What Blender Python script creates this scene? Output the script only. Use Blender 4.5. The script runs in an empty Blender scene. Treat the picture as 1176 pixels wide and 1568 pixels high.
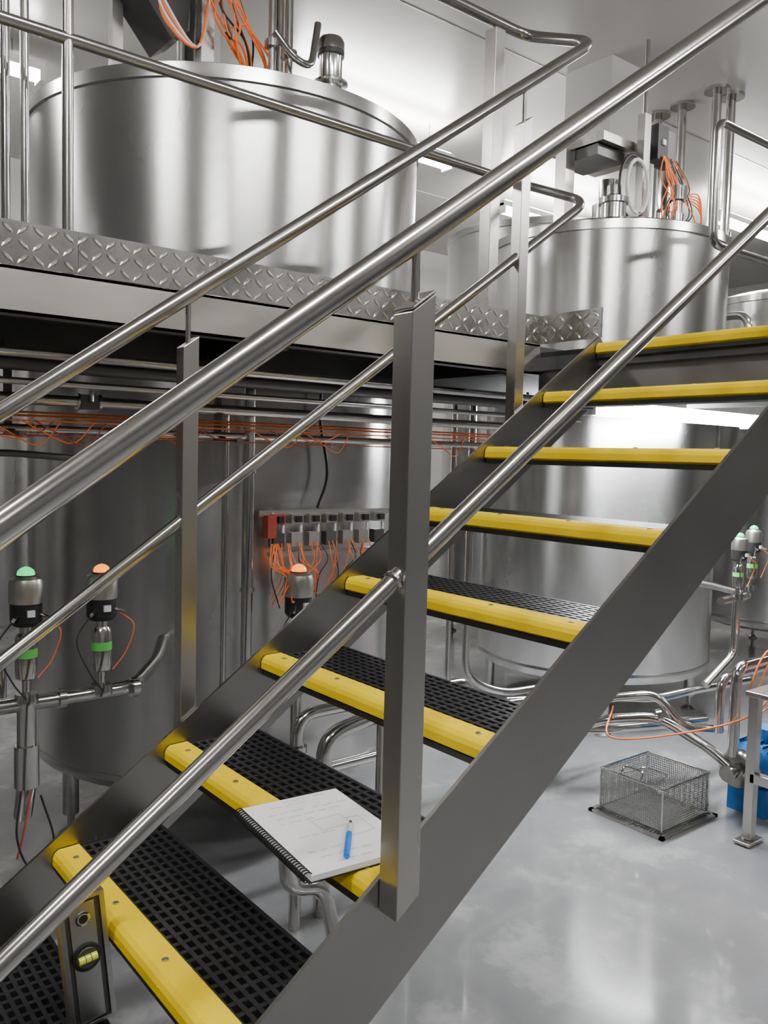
import bpy, math, random, bmesh
from mathutils import Vector, Matrix
random.seed(7)
V=Vector
SC=bpy.context.scene

# ------------------------------------------------------------ materials
def newmat(name):
    m=bpy.data.materials.new(name); m.use_nodes=True
    nt=m.node_tree; b=nt.nodes['Principled BSDF']
    return m,nt,b
def L(nt,a,b): nt.links.new(a,b)
def coords(nt,scale=(1,1,1)):
    tc=nt.nodes.new('ShaderNodeTexCoord'); mp=nt.nodes.new('ShaderNodeMapping')
    mp.inputs['Scale'].default_value=scale
    L(nt,tc.outputs['Object'],mp.inputs['Vector']); return mp.outputs['Vector']
def noise(nt,vec,scale,detail=3,rough=.5):
    n=nt.nodes.new('ShaderNodeTexNoise'); n.inputs['Scale'].default_value=scale
    n.inputs['Detail'].default_value=detail; n.inputs['Roughness'].default_value=rough
    L(nt,vec,n.inputs['Vector']); return n.outputs['Fac']
def ramp(nt,fac,stops):
    r=nt.nodes.new('ShaderNodeValToRGB'); e=r.color_ramp.elements
    while len(e)<len(stops): e.new(.5)
    for i,(p,c) in enumerate(stops):
        e[i].position=p; e[i].color=(c[0],c[1],c[2],1) if isinstance(c,tuple) else (c,c,c,1)
    L(nt,fac,r.inputs['Fac']); return r.outputs['Color']
def bump(nt,b,h,strength,dist=.002):
    n=nt.nodes.new('ShaderNodeBump'); n.inputs['Strength'].default_value=strength; n.inputs['Distance'].default_value=dist
    L(nt,h,n.inputs['Height']); L(nt,n.outputs['Normal'],b.inputs['Normal'])
def steel(name,base=(.55,.54,.52),r0=.22,r1=.4,scale=(1,1,1),ns=6,aniso=0,var=.12,bs=0):
    m,nt,b=newmat(name)
    v=coords(nt,scale); n=noise(nt,v,ns,5,.6)
    L(nt,ramp(nt,n,[(.3,tuple(c*(1-var) for c in base)),(.7,tuple(min(1,c*(1+var)) for c in base))]),b.inputs['Base Color'])
    L(nt,ramp(nt,n,[(.3,r0),(.7,r1)]),b.inputs['Roughness'])
    b.inputs['Metallic'].default_value=1
    if aniso:
        t=nt.nodes.new('ShaderNodeTangent'); t.direction_type='RADIAL'; t.axis='Z'
        L(nt,t.outputs['Tangent'],b.inputs['Tangent']); b.inputs['Anisotropic'].default_value=aniso
        b.inputs['Anisotropic Rotation'].default_value=.25
    if bs: bump(nt,b,noise(nt,v,ns*8,3),bs,.001)
    return m
def plain(name,col,rough=.5,metal=0,var=.1,ns=20,bs=0,emis=None,es=0,coat=0,spec=.5):
    m,nt,b=newmat(name)
    v=coords(nt); n=noise(nt,v,ns,3)
    L(nt,ramp(nt,n,[(.3,tuple(c*(1-var) for c in col)),(.7,tuple(min(1,c*(1+var)) for c in col))]),b.inputs['Base Color'])
    b.inputs['Roughness'].default_value=rough; b.inputs['Metallic'].default_value=metal
    b.inputs['Coat Weight'].default_value=coat; b.inputs['Specular IOR Level'].default_value=spec
    if bs: bump(nt,b,noise(nt,v,ns*6,2),bs,.001)
    if emis:
        b.inputs['Emission Color'].default_value=(*emis,1); b.inputs['Emission Strength'].default_value=es
    return m
M_RAIL=steel('rail_steel',(.53,.515,.485),.17,.21,(1,1,1),6,var=.02)
M_POST=steel('post_steel',(.53,.515,.485),.26,.30,(1,1,.25),7,var=.03)
M_STR=steel('stringer_steel',(.36,.355,.34),.31,.36,(1,1,1),4,var=.04)
M_CHAN=steel('channel_steel',(.60,.57,.52),.3,.4,(.3,1,1),5,var=.07)
M_TANK=steel('tank_brushed_steel',(.61,.605,.595),.24,.29,(1,1,.3),2.0,aniso=.72,var=.03)
M_TANKLID=steel('tank_lid_steel',(.58,.575,.56),.16,.24,(1,1,1),5,var=.04)
M_PIPE=steel('pipe_steel',(.58,.57,.55),.12,.18,(1,1,1),9,var=.05)
M_DIAM=steel('diamond_plate_steel',(.40,.39,.37),.24,.32,(1,1,1),8,var=.06)
M_MESH=steel('mesh_wire_steel',(.30,.30,.29),.35,.45,(1,1,1),8,var=.06)
M_DKST=steel('dark_steel',(.14,.14,.14),.4,.55)
M_BLACK=plain('black_plastic',(.012,.012,.013),.45)
M_GRATE=plain('black_grating_plastic',(.018,.018,.020),.38,ns=60,bs=.3)
M_YEL=plain('yellow_grit',(1.0,.69,.0),.75,var=.02,ns=90,bs=.5,spec=.08)
M_ORG=plain('orange_cable_sheath',(.85,.17,.02),.45,spec=.3)
M_WHITE=plain('white_plastic',(.75,.75,.73),.4)
M_PAPER=plain('paper',(.95,.95,.94),.75,var=.01)
M_BLUE=plain('blue_paint',(.01,.13,.40),.35,coat=.3,spec=.3)
M_PENB=plain('pen_blue',(.01,.22,.8),.35,spec=.3)
M_RED=plain('red_plastic',(.30,.05,.03),.5)
M_INKR=plain('ink_red',(.75,.25,.22),.8)
M_INK=plain('ink_grey',(.35,.35,.42),.8)
M_GLABEL=plain('green_label',(.10,.55,.08),.5)
M_LGRN=plain('lamp_green',(.0,.5,.15),.3,emis=(.0,.85,.16),es=1.6)
M_LORG=plain('lamp_orange',(1.,.25,.0),.3,emis=(1,.24,.0),es=2.4)
M_LITE=plain('tube_diffuser',(.9,.9,.9),.4,emis=(1,.99,.97),es=150)
M_LITE2=plain('tube_diffuser_bright',(.9,.9,.9),.4,emis=(.95,.98,1),es=170)
M_VIAL=plain('vial_liquid',(.65,.72,.05),.1,coat=1)
M_ALU=steel('level_aluminium',(.42,.42,.41),.3,.4)

# ------------------------------------------------------------ mesh builder
class MB:
    def __init__(s): s.v=[];s.f=[];s.m=[];s.s=[];s.mats=[]
    def mi(s,mat):
        if mat not in s.mats: s.mats.append(mat)
        return s.mats.index(mat)
    def add(s,vs,fs,mat,smooth=False):
        o=len(s.v); s.v+= [tuple(x) for x in vs]; k=s.mi(mat)
        for i,f in enumerate(fs):
            s.f.append([o+j for j in f]); s.m.append(k)
            s.s.append(smooth[i] if isinstance(smooth,list) else smooth)
        return s
    def box(s,lo,hi,mat,R=None,c=None):
        x0,y0,z0=lo;x1,y1,z1=hi
        vs=[V((x,y,z)) for z in(z0,z1) for y in(y0,y1) for x in(x0,x1)]
        if R is not None: vs=[R@(v-V(c))+V(c) for v in vs]
        fs=[(0,2,3,1),(4,5,7,6),(0,1,5,4),(2,6,7,3),(0,4,6,2),(1,3,7,5)]
        return s.add(vs,fs,mat)
    def bc(s,c,d,mat,R=None):
        c=V(c); d=V(d)/2
        return s.box(c-d,c+d,mat,R,c)
    def prism(s,poly,y0,y1,mat):
        n=len(poly); vs=[(p[0],y0,p[1]) for p in poly]+[(p[0],y1,p[1]) for p in poly]
        fs=[list(range(n)),list(range(2*n-1,n-1,-1))]+[(i,i+n,(i+1)%n+n,(i+1)%n) for i in range(n)]
        return s.add(vs,fs,mat)
    def tube(s,pts,r,mat,n=14,caps=True):
        pts=[V(p) for p in pts]; vs=[];fs=[];sm=[]
        t0=(pts[1]-pts[0]).normalized()
        a=V((0,0,1)) if abs(t0.z)<.9 else V((1,0,0))
        nrm=(a-t0*a.dot(t0)).normalized()
        N=len(pts)
        for i,p in enumerate(pts):
            if i==0:t=t0
            elif i==N-1:t=(pts[i]-pts[i-1]).normalized()
            else:
                t=((pts[i]-pts[i-1]).normalized()+(pts[i+1]-pts[i]).normalized())
                t=t.normalized() if t.length>1e-6 else t0
            nrm=(nrm-t*nrm.dot(t)); nrm=nrm.normalized() if nrm.length>1e-6 else V((1,0,0))
            b=t.cross(nrm)
            rr=r[i] if isinstance(r,(list,tuple)) else r
            for j in range(n):
                an=2*math.pi*j/n
                vs.append(p+nrm*math.cos(an)*rr+b*math.sin(an)*rr)
        for i in range(N-1):
            for j in range(n):
                fs.append((i*n+j,i*n+(j+1)%n,(i+1)*n+(j+1)%n,(i+1)*n+j)); sm.append(True)
        if caps:
            fs.append(list(range(n-1,-1,-1)));sm.append(False)
            fs.append([ (N-1)*n+j for j in range(n)]);sm.append(False)
        return s.add(vs,fs,mat,sm)
    def lathe(s,base,prof,mat,n=48,axis=(0,0,1)):
        base=V(base); ax=V(axis).normalized()
        a=V((0,1,0)) if abs(ax.y)<.9 else V((1,0,0))
        e1=(a-ax*a.dot(ax)).normalized(); e2=ax.cross(e1)
        vs=[];fs=[];sm=[]
        for (r,h) in prof:
            for j in range(n):
                an=2*math.pi*j/n
                vs.append(base+ax*h+e1*math.cos(an)*r+e2*math.sin(an)*r)
        for i in range(len(prof)-1):
            for j in range(n):
                fs.append((i*n+j,i*n+(j+1)%n,(i+1)*n+(j+1)%n,(i+1)*n+j)); sm.append(True)
        fs.append(list(range(n-1,-1,-1)));sm.append(False)
        fs.append([(len(prof)-1)*n+j for j in range(n)]);sm.append(False)
        return s.add(vs,fs,mat,sm)
    def obj(s,name,parent=None,bevel=0,origin=None):
        me=bpy.data.meshes.new(name)
        if origin is None:
            mn=V([min(v[i] for v in s.v) for i in range(3)]); mx=V([max(v[i] for v in s.v) for i in range(3)])
            origin=(mn+mx)/2
        origin=V(origin)
        me.from_pydata([tuple(V(v)-origin) for v in s.v],[],s.f)
        for m in s.mats: me.materials.append(m)
        for i,p in enumerate(me.polygons): p.material_index=s.m[i]; p.use_smooth=s.s[i]
        me.update()
        o=bpy.data.objects.new(name,me); SC.collection.objects.link(o); o.location=origin
        if parent is not None:
            o.parent=parent; o.location=origin-parent.location
        bm=bmesh.new(); bm.from_mesh(me); bmesh.ops.recalc_face_normals(bm,faces=bm.faces)
        for e in bm.edges:
            if len(e.link_faces)==2 and e.calc_face_angle(0)>.6: e.smooth=False
        bm.to_mesh(me); bm.free()
        if bevel:
            b=o.modifiers.new('bevel','BEVEL'); b.width=bevel; b.segments=2; b.limit_method='ANGLE'; b.angle_limit=math.radians(50)
        return o
def empty(name,loc):
    e=bpy.data.objects.new(name,None); SC.collection.objects.link(e); e.location=loc; e.empty_display_size=.1
    return e
def fil(pts,rad,seg=7):
    pts=[V(p) for p in pts]; out=[pts[0]]
    for i in range(1,len(pts)-1):
        a,b,c=pts[i-1],pts[i],pts[i+1]
        d1=(a-b);d2=(c-b); l=min(rad,d1.length*.49,d2.length*.49)
        p1=b+d1.normalized()*l;p2=b+d2.normalized()*l
        for k in range(seg+1):
            t=k/seg; out.append(p1*(1-t)**2+b*2*t*(1-t)+p2*t*t)
    out.append(pts[-1]); return out
def spline(pts,seg=6):
    pts=[V(p) for p in pts]; P=[pts[0]*2-pts[1]]+pts+[pts[-1]*2-pts[-2]]; out=[]
    for i in range(1,len(P)-2):
        for k in range(seg):
            t=k/seg
            out.append(.5*((2*P[i])+(P[i+1]-P[i-1])*t+(2*P[i-1]-5*P[i]+4*P[i+1]-P[i+2])*t*t+(-P[i-1]+3*P[i]-3*P[i+1]+P[i+2])*t**3))
    out.append(pts[-1]); return out

# ------------------------------------------------------------ room
def wallmat(name,col,rough):
    m,nt,b=newmat(name); v=coords(nt); n=noise(nt,v,1.2,4)
    L(nt,ramp(nt,n,[(.3,tuple(c*.96 for c in col)),(.7,col)]),b.inputs['Base Color']); b.inputs['Roughness'].default_value=rough
    return m
M_WALL=wallmat('grey_panel_wall',(.32,.315,.30),.35)
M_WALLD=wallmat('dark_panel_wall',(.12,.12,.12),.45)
M_CEIL=wallmat('ceiling_panel',(.40,.39,.365),.28)
mf,nt,b=newmat('epoxy_floor'); v=coords(nt)
n1=noise(nt,v,2.6,6,.62)
L(nt,ramp(nt,n1,[(.35,(.20,.20,.205)),(.54,(.235,.235,.24)),(.62,(.33,.33,.33)),(.72,(.40,.40,.40))]),b.inputs['Base Color'])
L(nt,ramp(nt,noise(nt,v,5,4),[(.3,.07),(.7,.18)]),b.inputs['Roughness'])
b.inputs['Coat Weight'].default_value=.4; b.inputs['Coat Roughness'].default_value=.06
bump(nt,b,noise(nt,v,7,3),.10,.004)
X0,X1,Y0,Y1,ZC=-5.,11.5,-6.,6.6,4.2
MB().box((X0,Y0,-.1),(X1,Y1,0),mf).obj('floor')
MB().box((X0,Y0,ZC),(X1,Y1,ZC+.1),M_CEIL).obj('ceiling')
MB().box((X0,Y1,0),(X1,Y1+.1,ZC),M_WALL).obj('wall_back')
MB().box((X1,Y0,0),(X1+.1,Y1,ZC),M_WALL).obj('wall_right')
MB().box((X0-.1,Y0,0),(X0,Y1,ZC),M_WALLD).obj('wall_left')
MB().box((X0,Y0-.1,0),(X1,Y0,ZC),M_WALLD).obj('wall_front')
t=MB()
for yy in (-2.4,2.2,4.8): t.box((X0,yy-.005,ZC-.003),(X1,yy+.005,ZC),M_POST)
t.obj('trim_1')

def batten(p,ln=1.25,mat=M_LITE,name='batten_light',w_=.10,ceil_glow=False):
    mb=MB(); x,y,z=p
    mb.bc((x,y,z+.075),(ln,w_+.02,.05),M_WHITE)
    h=ln/2-.03; a=w_/2
    pr=[(-a,.045),(-a*.8,.01),(-a*.4,-.008),(a*.4,-.008),(a*.8,.01),(a,.045)]
    vs=[(x-h,y+q[0],z+q[1]) for q in pr]+[(x+h,y+q[0],z+q[1]) for q in pr]
    mb.add(vs,[(i,i+1,i+7,i+6) for i in range(5)]+[(5,4,3,2,1,0),(6,7,8,9,10,11)],mat)
    if ceil_glow: mb.box((x-h,y-a,z+.101),(x+h,y+a,z+.108),mat)  # glowing top face added to imitate the lamp's bloom on the ceiling
    for s in(-1,1): mb.bc((x+s*(ln/2-.015),y,z+.03),(.03,w_+.024,.09),M_WHITE)
    if z>3:
        for s in(-1,1): mb.tube([(x+s*ln*.35,y,z+.09),(x+s*ln*.35,y,ZC)],.004,M_PIPE,6)
    mb.obj(name)
for p in [(3.45,3.45,3.90),(6.1,4.0,3.90),(7.8,2.8,3.90)]: batten(p,1.5,ceil_glow=True)
for p in [(-2.1,-.5,3.98),(4.7,-.3,3.98),(.2,-1.9,3.98),(2.2,-2.6,3.98),(-2.2,-3.6,3.98),(5,-3.4,3.98),(-2,3.4,3.98),(.6,4.2,3.98),(8.2,-.6,3.98)]:  # battens over and behind the camera are unseen, added to brighten stairs and posts
    batten(p)
batten((3.10,.56,1.775),1.5,M_LITE2,'underplatform_batten_light',.13)

# ------------------------------------------------------------ stairs
RISE,GO=.176,.248
SL=RISE/GO
def nose(x): return .72+SL*x
YN,YF=-.78,0.0
st=MB()
XT=GO*7
def stringer(y0,y1):
    st.prism([(-.99,0),((.2-.72)/SL,0),(XT+.05,nose(XT+.05)-.2),(XT+.05,nose(XT)),(XT+.02,nose(XT)+.025),(-.99,nose(-.99)+.025)],y0,y1,M_STR)
stringer(YN-.008,YN); stringer(YF,YF+.008)
def nosing(mb,x,z):
    mb.prism([(x+.058,z-.034),(x+.01,z-.034),(x,z-.028),(x,z-.012),(x+.004,z-.003),(x+.012,z+.003),(x+.055,z+.004),(x+.058,z)],YN+.003,YF-.003,M_YEL)
    mb.box((x+.006,YN+.003,z-.046),(x+.058,YF-.003,z-.034),M_GRATE)
    for yy in (-.72,-.5,-.28,-.06):
        mb.lathe((x+.03,yy,z+.003),[(.006,0),(.006,.002),(.004,.003)],M_CHAN,12)
for k in range(-3,7):
    x=GO*k; z=.72+RISE*k
    nosing(st,x,z)
    gx0,gx1=x+.058,x+.238
    nx=9
    for i in range(nx+1):
        xx=gx0+(gx1-gx0)*i/nx
        st.box((xx-.0042,YN+.003,z-.033),(xx+.0042,YF-.003,z-.001),M_GRATE)
    ny=27
    for j in range(ny+1):
        yy=YN+.006+(YF-YN-.012)*j/ny
        st.box((gx0,yy-.0048,z-.031),(gx1,yy+.0048,z-.0018),M_GRATE)
    st.box((x+.02,YF-.04,z-.043),(x+.20,YF-.001,z-.037),M_STR)
    st.box((x+.02,YN+.001,z-.043),(x+.20,YN+.04,z-.037),M_STR)
st.obj('staircase')

def post(mb,x,y,z0,z1,s,mat=M_POST,slope=SL):
    h=s/2
    vs=[V((x+a,y+b_,z0+a*slope)) for a,b_ in((-h,-h),(h,-h),(h,h),(-h,h))]+[V((x+a,y+b_,z1+a*slope)) for a,b_ in((-h,-h),(h,-h),(h,h),(-h,h))]
    mb.add(vs,[(0,3,2,1),(4,5,6,7),(0,1,5,4),(1,2,6,5),(2,3,7,6),(3,0,4,7)],mat)
    return mb
hr=MB(); yN=YN-.008-.023
for x in (.272,1.42,-.88):
    post(hr,x,yN,max(nose(x)-.03,0.02),nose(x)+.88,.044)
    hr.bc((x,yN,nose(x)+.884),(.052,.046,.004),M_POST,Matrix.Rotation(-math.atan(SL),3,'Y'))
    hr.tube([(x,yN,nose(x)+.88),(x,yN,nose(x)+.965)],.007,M_RAIL,12)
hr.tube(fil([(-1.3,yN,nose(-1.05)+.5),(-1.3,yN,nose(-1.3)+.975),(1.78,yN,nose(1.78)+.975),(2.6,yN,nose(1.78)+.975)],.1),.0195,M_RAIL,24)
hr.tube([(-.88,yN,nose(-.88)+.49),(1.78,yN,nose(1.78)+.49)],.0145,M_RAIL,20)
hr.lathe((.272-.026,yN,nose(.246)+.49),[(.017,-.004),(.018,.002),(.015,.006)],M_RAIL,20,axis=(-1,0,-.7))
hr.obj('stair_handrail',bevel=.0015)

hf=MB(); yF=YF+.008+.02
for x in (.31,1.39,-.78):
    post(hf,x,yF,max(nose(x)-.04,0.02),nose(x)+.875,.038)
    hf.tube([(x,yF,nose(x)+.87),(x,yF,nose(x)+.965)],.006,M_RAIL,10)
yG=.32; ZP=1.98
hf.tube(fil([(-1.3,yF,nose(-1.3)+.5),(-1.3,yF,nose(-1.3)+.98),(1.70,yF,nose(1.70)+.98),(1.70,yG,3.03),(-1.6,yG,3.03)],.07),.0185,M_RAIL,24)
hf.tube(fil([(-.78,yF,nose(-.78)+.475),(1.70,yF,nose(1.70)+.48),(1.70,yG,2.53),(-1.6,yG,2.53)],.07),.0145,M_RAIL,20)
hf.bc((1.55,yG,(1.985+3.0)/2),(.045,.05,3.0-1.985),M_POST)
hf.tube([(1.55,yG,2.99),(1.55,yG,3.02)],.007,M_RAIL,8)
hf.tube([(.136,yG+.0,1.985),(.136,yG,3.03)],.0135,M_RAIL,16)
hf.tube([(-1.3,yG+.0,1.985),(-1.3,yG,3.03)],.0135,M_RAIL,16)
hf.obj('stair_handrail',bevel=.0015)

gr=MB()
gr.tube(fil([(6.2,.2,2.98),(2.74,.2,2.98),(2.74,.2,2.48),(6.2,.2,2.48)],.05),.017,M_RAIL,20)
for x in (3.7,4.9,5.9): gr.bc((x,.24,2.48),(.04,.04,.99),M_POST)
gr.obj('platform_guardrail',bevel=.0015)

# ------------------------------------------------------------ platform
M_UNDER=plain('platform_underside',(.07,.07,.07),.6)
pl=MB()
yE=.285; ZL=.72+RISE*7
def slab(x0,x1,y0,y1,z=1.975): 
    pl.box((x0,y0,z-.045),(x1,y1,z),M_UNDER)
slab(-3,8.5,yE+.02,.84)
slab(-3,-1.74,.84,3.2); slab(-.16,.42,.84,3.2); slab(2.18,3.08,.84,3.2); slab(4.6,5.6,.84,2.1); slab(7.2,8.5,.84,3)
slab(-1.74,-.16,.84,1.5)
slab(XT+.02,2.75,-.80,yE+.02,ZL-.025)
def chan_x(x0,x1,y,z0=1.872,z1=1.978):
    pl.box((x0,y,z0),(x1,y+.008,z1),M_CHAN); pl.box((x0,y,z0),(x1,y+.05,z0+.007),M_CHAN); pl.box((x0,y,z1-.007),(x1,y+.05,z1),M_CHAN)
chan_x(-3,1.79,yE); chan_x(2.75,8.5,yE-.05)
pl.box((1.79,-.80,ZL-.15),(1.80,yE,ZL-.04),M_STR)
pl.box((1.80,-.80,ZL-.15),(2.75,-.79,ZL),M_STR); pl.box((2.74,-.80,ZL-.15),(2.75,yE,ZL),M_STR)
for x in [-2,-1.1,-.2,.7,1.6,2.5,3.4,4.3,5.2,6.1,7]:
    pl.box((x,yE+.02,1.86),(x+.05,.84,1.93),M_DKST)
pl.box((-3,.78,1.80),(8.5,.84,1.93),M_DKST)
nosing(pl,XT,ZL)
pl.box((XT+.058,-.79,ZL-.025),(2.74,yE,ZL-.002),M_GRATE)
for x in (-2.4,6.0):
    pl.bc((x,yE+.1,.93),(.08,.08,1.86),M_POST)
pl.obj('mezzanine_platform')

kp=MB()
def lozenge(mb,c,ax,up,nrm,ang,Ls=.0175,W=.005,H=.0032):
    a=ax*math.cos(ang)+up*math.sin(ang); b_=-ax*math.sin(ang)+up*math.cos(ang)
    o=[(Ls,0),(Ls*.5,W),(-Ls*.5,W),(-Ls,0),(-Ls*.5,-W),(Ls*.5,-W)]
    vs=[c+a*p+b_*q for p,q in o]+[c+a*p*.6+b_*q*.45+nrm*H for p,q in o]
    fs=[(6,7,8,9,10,11)]+[(i,(i+1)%6,(i+1)%6+6,i+6) for i in range(6)]
    mb.add(vs,fs,M_CHAN,False)
def diamond(p0,ax,ln,nrm,z0=1.98,h=.098):
    up=V((0,0,1)); p0=V(p0)
    nx=int(ln/.034); nz=3
    for i in range(nx):
        for j in range(nz):
            c=p0+ax*((i+.5)*ln/nx)+up*((j+.5)*h/nz)
            lozenge(kp,c+nrm*.0001,ax,up,nrm,math.radians(42 if (i+j)%2 else -42))
kp.box((-1.8,yE,1.98),(.148,yE+.005,2.08),M_DIAM)
kp.box((.150,yE,1.98),(1.79,yE+.005,2.08),M_DIAM)
kp.box((1.79,YF+.02,1.98),(1.795,yE+.005,2.08),M_DIAM)
diamond((-1.8,yE,1.98),V((1,0,0)),3.58,V((0,-1,0)))
diamond((1.79,yE-.0,1.98),V((0,-1,0)),.26,V((-1,0,0)))
kp.obj('diamond_plate_kickboard')

# ------------------------------------------------------------ tanks
def tank(cx,cy,R,z0,z1,legs=4,la=0.3):
    e=empty('stainless_steel_tank',(cx,cy,0))
    mb=MB()
    prof=[(R*.15,z0-.10),(R*.5,z0-.085),(R*.85,z0-.045),(R*.97,z0-.015),(R,z0+.02),(R,z0+(z1-z0)*.33),(R,z0+(z1-z0)*.66),(R,z1)]
    mb.lathe((cx,cy,0),prof,M_TANK,128)
    mb.obj('shell',e)
    mb=MB()
    mb.lathe((cx,cy,0),[(R+.002,z1-.055),(R+.008,z1-.05),(R+.008,z1-.002),(R+.002,z1),(R-.02,z1+.012),(R*.8,z1+.05),(R*.5,z1+.085),(R*.2,z1+.10),(.02,z1+.105)],M_TANKLID,128)
    mb.lathe((cx,cy,0),[(R+.001,z0+.03),(R+.0035,z0+.03),(R+.0035,z0+.045),(R+.001,z0+.045)],M_TANKLID,128)
    mb.lathe((cx+R*.35,cy+R*.25,z1+.06),[(.2,0),(.2,.05),(.21,.05),(.21,.07),(.05,.1)],M_TANKLID,40)
    mb.obj('lid',e)
    mb=MB()
    for i in range(legs):
        a=la+2*math.pi*i/legs; x=cx+math.cos(a)*R*.88;y=cy+math.sin(a)*R*.88
        mb.tube([(x,y,.09),(x,y,z0+.02)],.032,M_TANKLID,20)
        mb.tube([(x,y,.03),(x,y,.1)],.014,M_PIPE,12)
        mb.lathe((x,y,0),[(.045,0),(.045,.012),(.02,.03)],M_TANKLID,24)
    mb.obj('legs',e)
    return e
tank(1.30,1.72,.84,.31,2.92,la=math.radians(188))
tank(3.86,1.60,.72,.33,2.88,la=.8)
tank(6.40,1.62,.74,.33,2.86,la=.8)
tank(5.02,3.15,.80,.33,3.40,la=.5)
tank(3.35,4.35,.75,.33,2.7,la=.5)
tank(.45,4.9,.9,.33,3.0,la=.5)
tank(-.95,2.3,.75,.33,2.7,la=.5)

MB().bc((4.27,1.98,3.9),(.36,.38,.6),M_WALL).bc((4.27,1.98,3.61),(.40,.42,.03),M_CHAN).obj('ventilation_duct')

# ------------------------------------------------------------ valve actuators
def valve(x,y,z,lamp,s=1.0,down=.36,green=True):
    mb=MB()
    mb.lathe((x,y,z-.012*s),[(.024*s,0),(.024*s,.006*s),(.021*s,.014*s),(.012*s,.021*s),(.003*s,.024*s)],lamp,24)
    mb.lathe((x,y,z-.015*s),[(.028*s,0),(.028*s,.004*s)],M_BLACK,32)
    mb.lathe((x,y,z-.09*s),[(.045*s,0),(.046*s,.01*s),(.046*s,.055*s),(.042*s,.068*s),(.028*s,.076*s)],M_CHAN,40)
    mb.lathe((x,y,z-.155*s),[(.034*s,0),(.043*s,.012*s),(.043*s,.064*s)],M_BLACK,40)
    mb.bc((x,y-.042*s,z-.115*s),(.02*s,.02*s,.018*s),M_WHITE)
    for a in (-.5,.5): mb.tube([(x+a*.06*s,y-.03*s,z-.12*s),(x+a*.1*s,y-.055*s,z-.13*s)],.005*s,M_PIPE,8)
    mb.tube([(x,y,z-.175*s),(x,y,z-.155*s)],.018*s,M_PIPE,16)
    mb.lathe((x,y,z-.31*s),[(.02*s,0),(.028*s,.005*s),(.03*s,.02*s),(.03*s,.12*s),(.022*s,.135*s)],M_PIPE,32)
    if green: mb.lathe((x,y,z-.245*s),[(.0305*s,0),(.0305*s,.025*s)],M_GLABEL,32)
    mb.tube([(x,y,z-down*s),(x,y,z-.31*s)],.012*s,M_PIPE,12)
    mb.lathe((x,y,z-down*s-.02),[(.034*s,0),(.034*s,.012),(.03*s,.03)],M_PIPE,24)
    mb.tube(spline([(x+.04*s,y-.03,z-.13*s),(x+.08*s,y-.05,z-.17*s),(x+.06*s,y-.04,z-.25*s),(x+.02*s,y-.04,z-.3*s)]),.0018,M_ORG,6)
    mb.tube(spline([(x-.04*s,y-.03,z-.13*s),(x-.09*s,y-.05,z-.2*s),(x-.05*s,y-.04,z-.3*s),(x-.01*s,y-.04,z-.36*s)]),.0025,M_BLACK,6)
    mb.obj('pneumatic_valve_actuator')
valve(.143,.7,1.22,M_LGRN)
valve(.358,.7,1.215,M_LORG)
valve(1.04,.68,1.175,M_LORG,1.1,green=False)
valve(3.62,.42,1.25,M_LGRN,.85); valve(3.45,.40,1.22,M_LGRN,.85)

pp=MB()
pp.tube(fil([(-.6,.7,.84),(.46,.7,.84),(.62,.9,.86),(.75,1.14,.88)],.06),.021,M_PIPE,18)
pp.tube(fil([(.143,.7,.84),(.143,.7,.60),(.143,.74,.5)],.03),.026,M_PIPE,18)
pp.tube([(.143,.7,.72),(.143,.7,.60)],.034,M_PIPE,18)
pp.tube(fil([(-.6,.8,.95),(.1,.8,.95),(.1,.8,.84)],.04),.016,M_PIPE,14)
for x in(-.1,.24,.46): pp.lathe((x,.7,.84),[(.03,-.01),(.03,.01)],M_PIPE,20,axis=(1,0,0))
pp.tube(fil([(1.04,.68,.80),(1.04,.68,.32),(1.2,.75,.28)],.05),.021,M_PIPE,16)
pp.tube(spline([(.12,.67,.6),(.1,.64,.48),(.14,.64,.38),(.2,.64,.44),(.17,.66,.58)]),.003,M_BLACK,6)
pp.tube(spline([(.15,.67,.6),(.12,.64,.5),(.1,.64,.42)]),.003,M_RED,6)
pp.obj('valve_manifold_pipework')

vp=MB()
vp.tube(fil([(.86,.72,1.86),(.86,.72,.5),(.95,.72,.42),(1.5,.72,.42)],.06),.02,M_PIPE,18)
vp.tube(fil([(.80,.77,1.7),(.80,.77,.46),(.90,.77,.36)],.06),.011,M_PIPE,14)
vp.tube(fil([(2.03,.86,1.86),(2.03,.86,.60),(2.2,.80,.52),(3.0,.74,.50)],.09),.017,M_PIPE,16)
vp.tube(fil([(1.96,.9,1.86),(1.96,.9,.55),(2.2,.9,.44),(3.0,.8,.42)],.09),.012,M_PIPE,14)
vp.tube(fil([(1.74,1.0,1.86),(1.74,1.0,.4)],.09),.014,M_PIPE,14)
vp.tube([(.06,.85,1.86),(.06,.85,.95)],.018,M_PIPE,14)
vp.tube([(-.02,.9,1.86),(-.02,.9,.30)],.012,M_PIPE,12)
vp.tube([(1.86,1.02,1.86),(1.86,1.02,.30)],.02,M_PIPE,14)
for z in (1.3,.95): vp.lathe((2.03,.86,z),[(.026,0),(.026,.02)],M_PIPE,20)
for z in (1.5,1.1): vp.lathe((.86,.72,z),[(.026,0),(.026,.015)],M_PIPE,20)
vp.obj('vertical_process_pipes')

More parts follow.
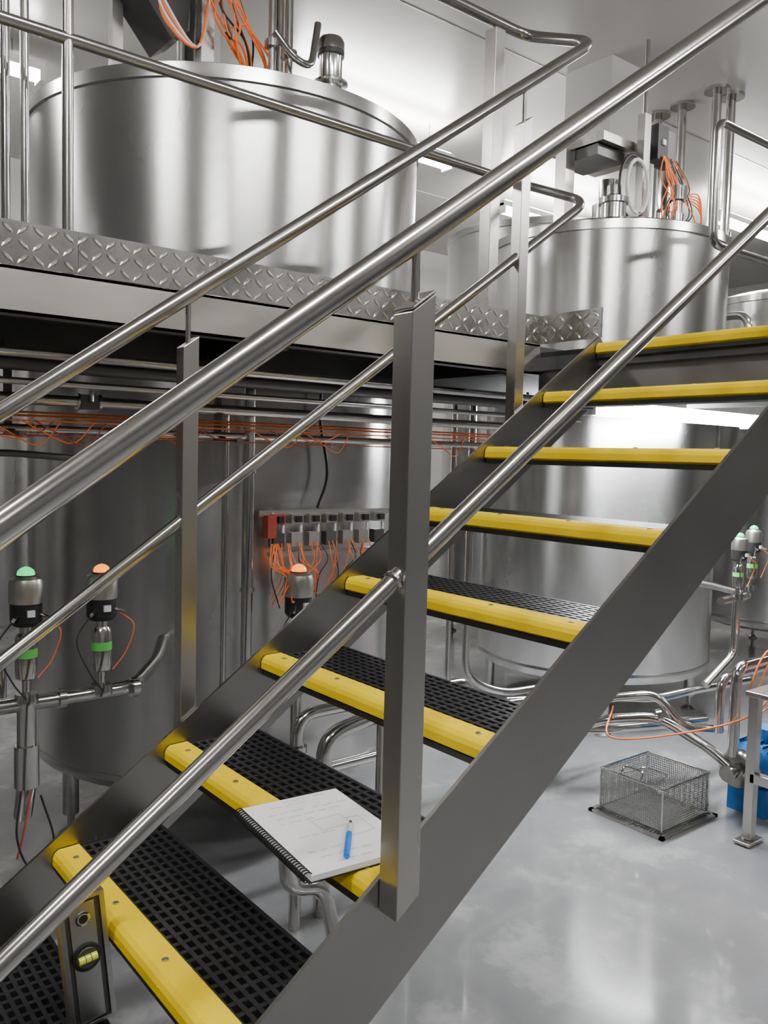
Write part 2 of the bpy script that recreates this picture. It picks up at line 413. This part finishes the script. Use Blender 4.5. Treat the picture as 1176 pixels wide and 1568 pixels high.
hp=MB()
for (y,z,r,m) in [(.42,1.80,.013,M_PIPE),(.50,1.735,.009,M_PIPE),(.58,1.79,.022,M_DKST),(.66,1.70,.016,M_PIPE),(.72,1.62,.012,M_PIPE),(.70,1.665,.003,M_ORG),(.69,1.655,.003,M_ORG),(.64,1.64,.0022,M_ORG),(.62,1.60,.002,M_RED)]:
    hp.tube([(-2.5,y,z),(2.30,y,z)],r,m,12)
for x in (-1,.1,.75,1.5,2.25):
    hp.box((x,.60,1.60),(x+.02,.76,1.612),M_DKST); hp.box((x,.745,1.60),(x+.02,.76,1.86),M_DKST)
hp.bc((.30,.66,1.70),(.05,.05,.04),M_DKST); hp.bc((.30,.62,1.745),(.10,.012,.010),M_DKST); hp.tube([(.30,.62,1.70),(.30,.62,1.75)],.006,M_PIPE,8)
hp.lathe((.27,.66,1.70),[(.024,0),(.024,.008)],M_PIPE,16,axis=(1,0,0)); hp.lathe((.33,.66,1.70),[(.024,0),(.024,.008)],M_PIPE,16,axis=(1,0,0))
hp.bc((.62,.69,1.60),(.03,.03,.04),M_BLACK)
hp.tube(fil([(-.9,.74,1.55),(.12,.74,1.55),(.42,.74,1.53),(.50,.74,1.66)],.05),.010,M_DKST,12)
hp.tube(fil([(-.02,.72,1.70),(-.02,.72,1.50),(-.5,.72,1.46)],.05),.014,M_DKST,12)
for i in range(14):
    x0=random.uniform(-.1,1.6); hp.tube(spline([(x0,.62,1.64),(x0+.05,.6,1.61),(x0+.13,.6,1.60+random.uniform(-.03,.02)),(x0+.2,.63,1.64)]),.0018,M_ORG if i%3 else M_RED,6)
hp.obj('underplatform_pipe_rack')

ct=MB()
ct.box((1.645,.845,.95),(1.651,.851,1.86),M_PIPE); ct.box((1.685,.845,.95),(1.691,.851,1.86),M_PIPE)
for i in range(13): ct.box((1.645,.844,.98+i*.068),(1.691,.848,.984+i*.068),M_PIPE)
for s in (0,.012,.024): ct.tube([(1.655+s,.838,1.0),(1.655+s,.838,1.86)],.0035,M_ORG,8)
ct.obj('vertical_cable_tray')

sm=MB()
sm.box((.95,.80,1.345),(1.62,.81,1.365),M_CHAN)
sm.box((1.0,.795,1.20),(1.55,.83,1.215),M_CHAN)
for i in range(7):
    x=1.02+i*.075
    sm.bc((x,.80,1.335),(.05,.04,.035),M_CHAN if i else M_RED)
    sm.bc((x,.775,1.335),(.022,.02,.022),M_BLACK)
    sm.bc((x,.80,1.26),(.045,.035,.05),M_CHAN if i%3 else M_DKST)
    sm.bc((x+.02,.79,1.30),(.008,.01,.03),M_WHITE)
    for q in range(4):
        a=x+random.uniform(-.02,.02)
        sm.tube(spline([(a,.775,1.25),(a+random.uniform(-.03,.03),.75,1.19),(a+random.uniform(-.06,.06),.74,1.13),(a+random.uniform(-.07,.05),.76,random.uniform(.98,1.08))]),.0022,M_ORG if q!=1 else M_BLACK,6)
sm.bc((.985,.79,1.31),(.035,.04,.08),M_RED)
for q in range(9):
    a=1.0+random.uniform(-.02,.06)
    sm.tube(spline([(a,.77,1.25),(a+random.uniform(-.05,.02),.72,1.18),(1.02+random.uniform(-.05,.05),.68,1.14),(1.0+random.uniform(-.06,.02),.65,1.06)]),.0022,M_ORG,6)
sm.tube([(1.0,.80,1.36),(1.0,.80,1.2)],.006,M_CHAN,8)
sm.tube(spline([(1.22,.82,1.86),(1.21,.82,1.7),(1.24,.81,1.5),(1.2,.81,1.37)]),.006,M_BLACK,8)
sm.obj('solenoid_valve_manifold')

# ------------------------------------------------------------ tank-top fittings
tv=MB(); x,y,z=1.43,1.12,2.95
tv.lathe((x,y,z),[(.045,0),(.045,.035),(.06,.035),(.06,.055),(.045,.06),(.045,.085),(.07,.09),(.07,.10)],M_PIPE,40)
tv.lathe((x,y,z+.10),[(.05,0),(.048,.012)],M_BLACK,40)
tv.lathe((x,y,z+.11),[(.046,0),(.046,.085),(.048,.09)],M_PIPE,40)
tv.lathe((x,y,z+.20),[(.054,0),(.054,.02)],M_BLACK,40)
tv.lathe((x,y,z+.22),[(.054,0),(.054,.035),(.046,.05),(.0,.052)],M_PIPE,40)
tv.obj('spray_valve')
ta=MB()
ta.bc((.91,1.18,3.4),(.05,.05,.95),M_POST); ta.bc((.91,1.18,2.94),(.1,.1,.01),M_POST)
ta.bc((.66,1.40,3.4),(.04,.04,.95),M_POST); ta.bc((1.1,1.5,3.4),(.05,.05,.85),M_POST)
ta.prism([(.55,3.35),(.80,3.06),(.86,3.10),(.9,3.5),(.55,3.5)],1.22,1.42,M_BLACK)
ta.bc((.9,1.35,3.62),(.5,.35,.04),M_POST)
ta.lathe((.98,1.42,3.64),[(.12,0),(.12,.25),(.1,.28),(0,.29)],M_DKST,40)
ta.lathe((1.0,1.45,3.0),[(.07,0),(.07,.2),(.04,.2),(.04,.6)],M_PIPE,32)
for q in range(14):
    a=.86+random.uniform(-.02,.05)
    ta.tube(spline([(a,1.14,3.55),(a+random.uniform(0,.1),1.10,3.3),(a+random.uniform(.0,.2),1.08,3.08+random.uniform(-.03,.1)),(a+.1+random.uniform(-.02,.16),1.10,3.0+random.uniform(0,.1)),(1.08,1.14,2.97)]),.004,M_ORG if q%4 else M_BLACK,8)
for q in range(4):
    ta.tube(spline([(.87,1.14,3.5),(.74-.02*q,1.14,3.25),(.72,1.12,3.08+.02*q),(.84,1.10,3.0),(.90,1.12,3.2)]),.005,M_WHITE if q%2 else M_ORG,8)
ta.obj('tank_agitator')
tp=MB()
for (x,y,r) in ((1.10,1.02,.014),(1.19,1.05,.016),(1.30,1.3,.018)):
    tp.tube([(x,y,2.93),(x,y,ZC)],r,M_PIPE,16); tp.lathe((x,y,3.05),[(r*2,0),(r*2,.025)],M_PIPE,24); tp.lathe((x,y,ZC-.012),[(.06,0),(.06,.012)],M_PIPE,24)
tp.tube(fil([(1.10,1.0,3.10),(1.17,.98,3.02),(1.26,1.0,3.02),(1.30,1.02,3.2)],.05),.014,M_PIPE,14)
for (x,y) in ((.03,.45),(.08,.47),(-.02,.5)): tp.tube([(x,y,1.98),(x,y,ZC)],.011,M_PIPE,12)
tp.obj('tank_supply_pipes')
tp=MB()
for (x,y) in ((5.14,2.15),(5.12,1.93),(5.06,1.62),(5.23,1.61)):
    tp.tube([(x,y,1.98),(x,y,ZC)],.032,M_PIPE,18); tp.lathe((x,y,ZC-.02),[(.09,0),(.09,.02)],M_PIPE,28); tp.lathe((x,y,2.5),[(.05,0),(.05,.03)],M_PIPE,24); tp.lathe((x,y,3.2),[(.05,0),(.05,.03)],M_PIPE,24)
tp.tube(fil([(5.06,1.62,2.6),(5.06,1.3,2.6),(5.06,1.3,1.98)],.1),.028,M_PIPE,16)
tp.tube(fil([(5.14,2.15,2.75),(4.7,1.9,2.95),(4.4,1.75,2.95)],.1),.028,M_PIPE,16)
tp.obj('tank_supply_pipes')
t3=MB(); cx,cy=3.86,1.6
t3.lathe((cx-.34,cy-.30,2.93),[(.07,0),(.07,.10),(.085,.10),(.085,.13),(.04,.15),(.04,.2)],M_PIPE,32)
t3.lathe((cx+.28,cy-.25,2.93),[(.07,0),(.07,.1),(.05,.1),(.05,.20),(.075,.20),(.075,.40),(.06,.43),(.02,.44)],M_PIPE,32)
t3.lathe((cx+.10,cy-.42,2.93),[(.05,0),(.05,.1),(.035,.1),(.035,.18),(.055,.18),(.055,.26),(.02,.27)],M_PIPE,32)
t3.lathe((cx+.42,cy-.30,2.9),[(.05,0),(.05,.06),(.035,.06),(.035,.14),(.05,.14),(.05,.17),(.02,.18)],M_PIPE,32)
t3.bc((cx-.18,cy-.05,3.42),(.42,.4,.05),M_POST); t3.bc((cx-.25,cy-.05,3.36),(.25,.3,.06),M_DKST)
t3.bc((cx-.42,cy,3.2),(.08,.08,.5),M_POST)
t3.bc((cx-.11,cy-.32,3.25),(.06,.05,.66),M_POST); t3.tube([(cx-.11,cy-.32,3.5),(cx-.11,cy-.32,4.0)],.014,M_PIPE,10)
t3.bc((cx+.01,cy-.33,3.44),(.10,.08,.20),M_BLACK); t3.bc((cx+.01,cy-.375,3.44),(.03,.012,.03),M_WHITE); t3.bc((cx+.13,cy-.3,3.44),(.09,.08,.20),M_DKST)
t3.lathe((cx,cy,3.0),[(.1,0),(.1,.15),(.06,.15),(.06,.3)],M_PIPE,32)
for dz,rr,m in ((0,.010,M_WHITE),(.03,.008,M_BLACK)):
    loop=[(cx-.22+(.10+dz)*math.cos(a),cy-.37+dz,3.14+(.15+dz)*math.sin(a)) for a in [i*math.pi/10 for i in range(-5,17)]]
    t3.tube(loop,rr,m,10)
for q in range(16):
    a=cx+.03+random.uniform(-.04,.12)
    t3.tube(spline([(a,cy-.38,3.36),(a+random.uniform(-.08,.10),cy-.42,3.2),(a+random.uniform(-.12,.2),cy-.44,3.04),(a+random.uniform(-.05,.35),cy-.38,2.95)]),.0035,M_ORG if q%4 else M_BLACK,8)
for q in range(5):
    t3.tube(spline([(cx+.3,cy-.3,3.2),(cx+.42,cy-.36,3.14+.02*q),(cx+.52,cy-.32,3.06),(cx+.58,cy-.2,2.95+.01*q)]),.004,M_ORG,8)
t3.obj('tank_agitator')

# ------------------------------------------------------------ floor pipework right & pump
fp=MB()
fp.tube(fil([(2.97,.12,.28),(2.97,.12,.68),(3.5,.12,.68)],.07),.024,M_PIPE,18)
fp.tube(fil([(3.02,.22,.35),(3.02,.22,.60),(3.6,.22,.60)],.07),.02,M_PIPE,18)
fp.tube(fil([(2.72,.86,.10),(2.62,.80,.26),(2.7,.62,.36),(2.85,.42,.40),(2.95,.2,.28),(2.97,.12,.22)],.08),.024,M_PIPE,18)
fp.tube(fil([(2.4,.95,.42),(2.75,.72,.44),(3.1,.6,.40),(3.3,.5,.44),(3.7,.45,.44)],.08),.02,M_PIPE,18)
fp.tube(fil([(2.5,.9,.12),(2.45,.85,.3),(2.75,.65,.3),(3.3,.45,.3)],.08),.026,M_PIPE,18)
fp.tube(fil([(2.62,.80,.30),(2.72,.62,.46),(2.86,.44,.50),(2.92,.34,.36),(3.1,.25,.34)],.07),.02,M_PIPE,18)
fp.tube(fil([(3.3,.4,.9),(3.62,.42,.9),(3.75,.7,.9),(3.8,.9,.9)],.06),.02,M_PIPE,16)
fp.tube(fil([(3.45,.40,.9),(3.45,.40,.62),(3.2,.4,.5)],.05),.02,M_PIPE,16)
fp.tube(spline([(3.6,.2,.75),(3.2,.05,.62),(2.98,.05,.48),(2.8,.3,.36),(2.6,.5,.33),(2.75,.6,.42)]),.004,M_ORG,8)
fp.tube(spline([(3.6,.2,.8),(3.2,.1,.66),(3.05,.08,.5),(3.0,.05,.4)]),.004,M_ORG,8)
fp.tube(spline([(3.4,.1,.72),(3.1,.06,.74),(3.02,.08,.58),(3.1,.1,.45),(3.2,.05,.5)]),.004,M_ORG,8)
for p in ((2.66,.70,.33),(2.85,.42,.40)): fp.lathe(p,[(.035,-.012),(.035,.012)],M_PIPE,20,axis=(.7,-.6,.2))
fp.tube([(2.5,.9,0),(2.5,.9,.14)],.02,M_PIPE,12); fp.lathe((2.5,.9,0),[(.04,0),(.04,.012)],M_PIPE,20)
fp.obj('floor_pipework')
up=MB()
up.tube(fil([(.77,.30,.62),(.77,.30,.27),(.92,.32,.23),(.95,.30,.06),(.95,.3,.0)],.07),.024,M_PIPE,18)
up.lathe((.95,.3,.0),[(.05,0),(.05,.015)],M_PIPE,24)
up.tube(fil([(.93,.5,.0),(.93,.5,.72),(1.7,.5,.72),(1.8,.6,.5)],.07),.02,M_PIPE,18)
up.tube(fil([(1.05,.52,.0),(1.05,.52,.62),(1.3,.52,.66),(1.7,.55,.62)],.08),.028,M_PIPE,18)
up.tube(fil([(1.28,.5,0),(1.28,.5,.85)],.08),.018,M_PIPE,18)
for z in(.45,.6): up.lathe((.93,.5,z),[(.032,0),(.032,.02)],M_PIPE,20)
up.obj('understair_pipework')

pu=MB(); px_,py_,pz=2.99,.10,.22
pu.lathe((px_-.03,py_,pz),[(.03,-.02),(.03,.0),(.075,.005),(.085,.02),(.085,.06),(.06,.075)],M_PIPE,40,axis=(1,0,0))
pu.tube([(px_-.09,py_,pz),(px_-.03,py_,pz)],.02,M_PIPE,16); pu.lathe((px_-.1,py_,pz),[(.035,0),(.035,.015)],M_PIPE,24,axis=(1,0,0))
pu.lathe((px_+.05,py_,pz),[(.07,0),(.10,.02),(.105,.04),(.105,.30),(.095,.33),(.04,.345)],M_BLUE,40,axis=(1,0,0))
for i in range(24):
    a=2*math.pi*i/24
    R=Matrix.Rotation(a,3,'X'); pu.box((px_+.10,py_-.002,pz+.1),(px_+.33,py_+.002,pz+.118),M_BLUE,R,(px_+.2,py_,pz))
pu.bc((px_+.2,py_,pz+.13),(.1,.09,.06),M_BLUE)
pu.bc((px_+.12,py_-.1,pz-.02),(.05,.004,.03),M_WHITE)
pu.box((px_+.08,py_-.09,0),(px_+.14,py_+.09,pz-.09),M_BLUE); pu.box((px_+.25,py_-.09,0),(px_+.31,py_+.09,pz-.09),M_BLUE)
pu.obj('centrifugal_pump')

sf=MB()
for (x,y) in ((2.80,-.06),(2.80,-.6),(3.4,-.06),(3.4,-.6)):
    sf.bc((x,y,.32),(.04,.04,.6),M_POST); sf.bc((x,y,.012),(.12,.07,.012),M_POST)
    for s in (-.045,.045): sf.tube([(x+s,y,.0),(x+s,y,.035)],.007,M_PIPE,8)
sf.box((2.77,-.63,.62),(3.43,-.03,.64),M_POST)
sf.box((2.78,-.6,.26),(2.82,-.06,.30),M_POST); sf.box((3.38,-.6,.26),(3.42,-.06,.30),M_POST)
sf.obj('steel_work_stand',bevel=.002)

bk=MB(); a0,a1,b0,b1,h=2.545,2.90,.185,.50,.2
for (p,q) in (((a0,b0),(a1,b0)),((a1,b0),(a1,b1)),((a1,b1),(a0,b1)),((a0,b1),(a0,b0))):
    for z,r in ((h,.005),(.02,.004)): bk.tube([(p[0],p[1],z),(q[0],q[1],z)],r,M_PIPE,8)
    bk.tube([(p[0],p[1],.01),(p[0],p[1],h)],.004,M_PIPE,8)
    P=V((p[0],p[1],0));Q=V((q[0],q[1],0)); n=32
    for i in range(1,n): 
        c=P.lerp(Q,i/n); bk.tube([(c.x,c.y,.02),(c.x,c.y,h)],.0017,M_MESH,4,False)
    for i in range(1,17): bk.tube([(P.x,P.y,.02+i*.0106),(Q.x,Q.y,.02+i*.0106)],.0017,M_MESH,4,False)
for i in range(1,30): bk.tube([(a0+(a1-a0)*i/30,b0,.02),(a0+(a1-a0)*i/30,b1,.02)],.0017,M_MESH,4,False)
for i in range(1,26): bk.tube([(a0,b0+(b1-b0)*i/26,.02),(a1,b0+(b1-b0)*i/26,.02)],.0017,M_MESH,4,False)
bk.tube(fil([(a0,.30,h),(a0+.03,.30,h+.035),(a0+.03,.40,h+.035),(a0,.40,h)],.02),.004,M_PIPE,8)
bk.tube(fil([(a0,b0+.05,h),(a0+.16,b0+.08,h+.005),(a0+.16,b0+.2,h+.005),(a0,b0+.22,h)],.03),.003,M_PIPE,8)
bk.obj('wire_mesh_basket')
dg=MB(); dg.box((2.51,.155,.0),(2.935,.175,.012),M_POST);dg.box((2.51,.515,.0),(2.935,.535,.012),M_POST);dg.box((2.51,.155,.0),(2.53,.535,.012),M_POST);dg.box((2.915,.155,.0),(2.935,.535,.012),M_POST)
dg.box((2.53,.175,.0),(2.915,.515,.003),M_DKST)
for i in range(1,22): dg.box((2.53,.175+i*.0155,.0),(2.915,.179+i*.0155,.009),M_POST)
dg.obj('floor_drain_grate')

# ------------------------------------------------------------ notebook + pen
ZB=.72+RISE+.0045
e=empty('spiral_notebook',(.29,-.585,ZB))
R=Matrix.Rotation(-.105,3,'Z')
def NB(p): 
    q=R@V((p[0],p[1],0)); return (.290+q.x,-.580+q.y,ZB+.0005+p[2])
def nbox(mb,lo,hi,mat):
    vs=[NB((x,y,z)) for z in(lo[2],hi[2]) for y in(lo[1],hi[1]) for x in(lo[0],hi[0])]
    mb.add(vs,[(0,2,3,1),(4,5,7,6),(0,1,5,4),(2,6,7,3),(0,4,6,2),(1,3,7,5)],mat)
w,hh=.105,.145
nb=MB(); nbox(nb,(-w,-hh,0),(w,hh,.0015),M_BLACK)
for i in range(6): nbox(nb,(-w+.006+.0006*(i%2),-hh+.002,.0016+i*.0016),(w-.001-.0006*(i%3),hh-.002,.0030+i*.0016),M_PAPER)
nb.obj('pages',e)
nb=MB()
for i in range(34):
    y=-hh+.008+i*(2*hh-.016)/33
    loop=[NB((-w+.002+.0085*math.cos(a),y+.0012*a/6,.0065+.0085*math.sin(a))) for a in [j*2*math.pi/14 for j in range(15)]]
    nb.tube(loop,.0012,M_BLACK,6)
nb.obj('spiral_binding',e)
nb=MB()
def scrib(x,y,Lx,m,amp=.0024):
    pts=[];px=x
    while px<x+Lx:
        wl=random.uniform(.012,.028)
        seg=[]; q=px
        while q<px+wl: seg.append(NB((q,y+random.uniform(-amp,amp),.0125))); q+=.0022
        if len(seg)>2: nb.tube(seg,.00035,m,4,False)
        px+=wl+.006
scrib(-.02,.128,.09,M_INKR); scrib(-.05,.112,.06,M_INKR)
scrib(-.07,.085,.07,M_INK); scrib(.02,.082,.05,M_INK); scrib(-.06,.064,.12,M_INK); scrib(-.065,.042,.05,M_INK)
scrib(-.06,-.02,.045,M_INK); scrib(-.07,-.075,.05,M_INKR); scrib(-.06,-.098,.09,M_INK); scrib(-.04,-.122,.06,M_INKR)
for pl_ in ([(-.01,.03),(.05,.034),(.052,-.01),(-.008,-.012),(-.01,.03)],[(.052,.012),(.075,.012),(.075,-.05),(.03,-.052)]):
    nb.tube([NB((p[0],p[1],.0125)) for p in pl_],.00035,M_INK,4,False)
nb.obj('handwriting',e)
pn=MB()
A=V((.252,-.700,ZB+.0178)); B=V((.335,-.598,ZB+.0178)); d=(B-A).normalized(); Lp=(B-A).length
def at(t): return A+d*(Lp*t)
pn.tube([at(0),at(.03),at(.62)],[.0045,.0055,.0055],M_PENB,16)
pn.tube([at(.62),at(.88)],[.0053,.0048],M_WHITE,16)
pn.tube([at(.88),at(.96),at(1.0)],[.004,.003,.002],M_BLACK,12)
pn.tube([at(.05)+V((0,0,.0065)),at(.4)+V((0,0,.0065))],.0014,M_PENB,8)
pn.obj('blue_pen')

# ------------------------------------------------------------ spirit level
sl=MB(); xa,xb,y0,y1,z0,z1=-.095,-.015,-.352,-.328,.549,.790
fr=.009
sl.box((xa,y0,z0),(xa+fr,y1,z1),M_ALU); sl.box((xb-fr,y0,z0),(xb,y1,z1),M_ALU); sl.box((xa+fr,y0,z1-.007),(xb-fr,y1,z1),M_ALU); sl.box((xa+fr,y0,z0),(xb-fr,y1,z0+.006),M_ALU)
sl.box((xa+fr,y0+.006,z0+.006),(xb-fr,y1-.006,z1-.006),M_DKST)
sl.box((xa+.018,y0+.003,z0+.01),(xb-.018,y0+.006,z1-.012),M_ALU)
cx_=(xa+xb)/2
sl.lathe((cx_,y0+.006,.750),[(.0135,0),(.0135,.005),(.0095,.006)],M_PIPE,32,axis=(0,-1,0)); sl.lathe((cx_,y0+.0005,.750),[(.008,0),(.008,.0008)],M_BLACK,32,axis=(0,-1,0))
sl.lathe((cx_,y0+.006,.678),[(.025,0),(.025,.006),(.021,.007)],M_BLACK,36,axis=(0,-1,0)); sl.lathe((cx_,y0-.0008,.678),[(.019,0),(.018,.001)],M_DKST,32,axis=(0,-1,0))
sl.tube([(cx_-.016,y0-.003,.678),(cx_+.016,y0-.003,.678)],.007,M_VIAL,16)
for s in(-.005,.005): sl.tube([(cx_+s-.0006,y0-.003,.678),(cx_+s+.0006,y0-.003,.678)],.0074,M_BLACK,16)
o=sl.obj('spirit_level',bevel=.001); o.rotation_euler.y=-math.radians(6); o.location.x+=.008; o.location.z+=.004

# ------------------------------------------------------------ world, camera
w=bpy.data.worlds.new('World'); SC.world=w; w.use_nodes=True
w.node_tree.nodes['Background'].inputs[0].default_value=(.9,.93,1,1); w.node_tree.nodes['Background'].inputs[1].default_value=.05
cd=bpy.data.cameras.new('camera'); cam=bpy.data.objects.new('camera',cd); SC.collection.objects.link(cam)
fw=V((.621,.781,-.067)).normalized(); rt=V((.783,-.621,.025)); rt=(rt-fw*rt.dot(fw)).normalized(); upv=rt.cross(fw)
Mx=Matrix(((rt.x,upv.x,-fw.x,-.542),(rt.y,upv.y,-fw.y,-1.774),(rt.z,upv.z,-fw.z,1.57),(0,0,0,1)))
cam.matrix_world=Mx
cd.sensor_fit='VERTICAL'; cd.sensor_height=36; cd.sensor_width=27; cd.lens=36*1295/1568
cd.clip_start=.05
SC.camera=cam
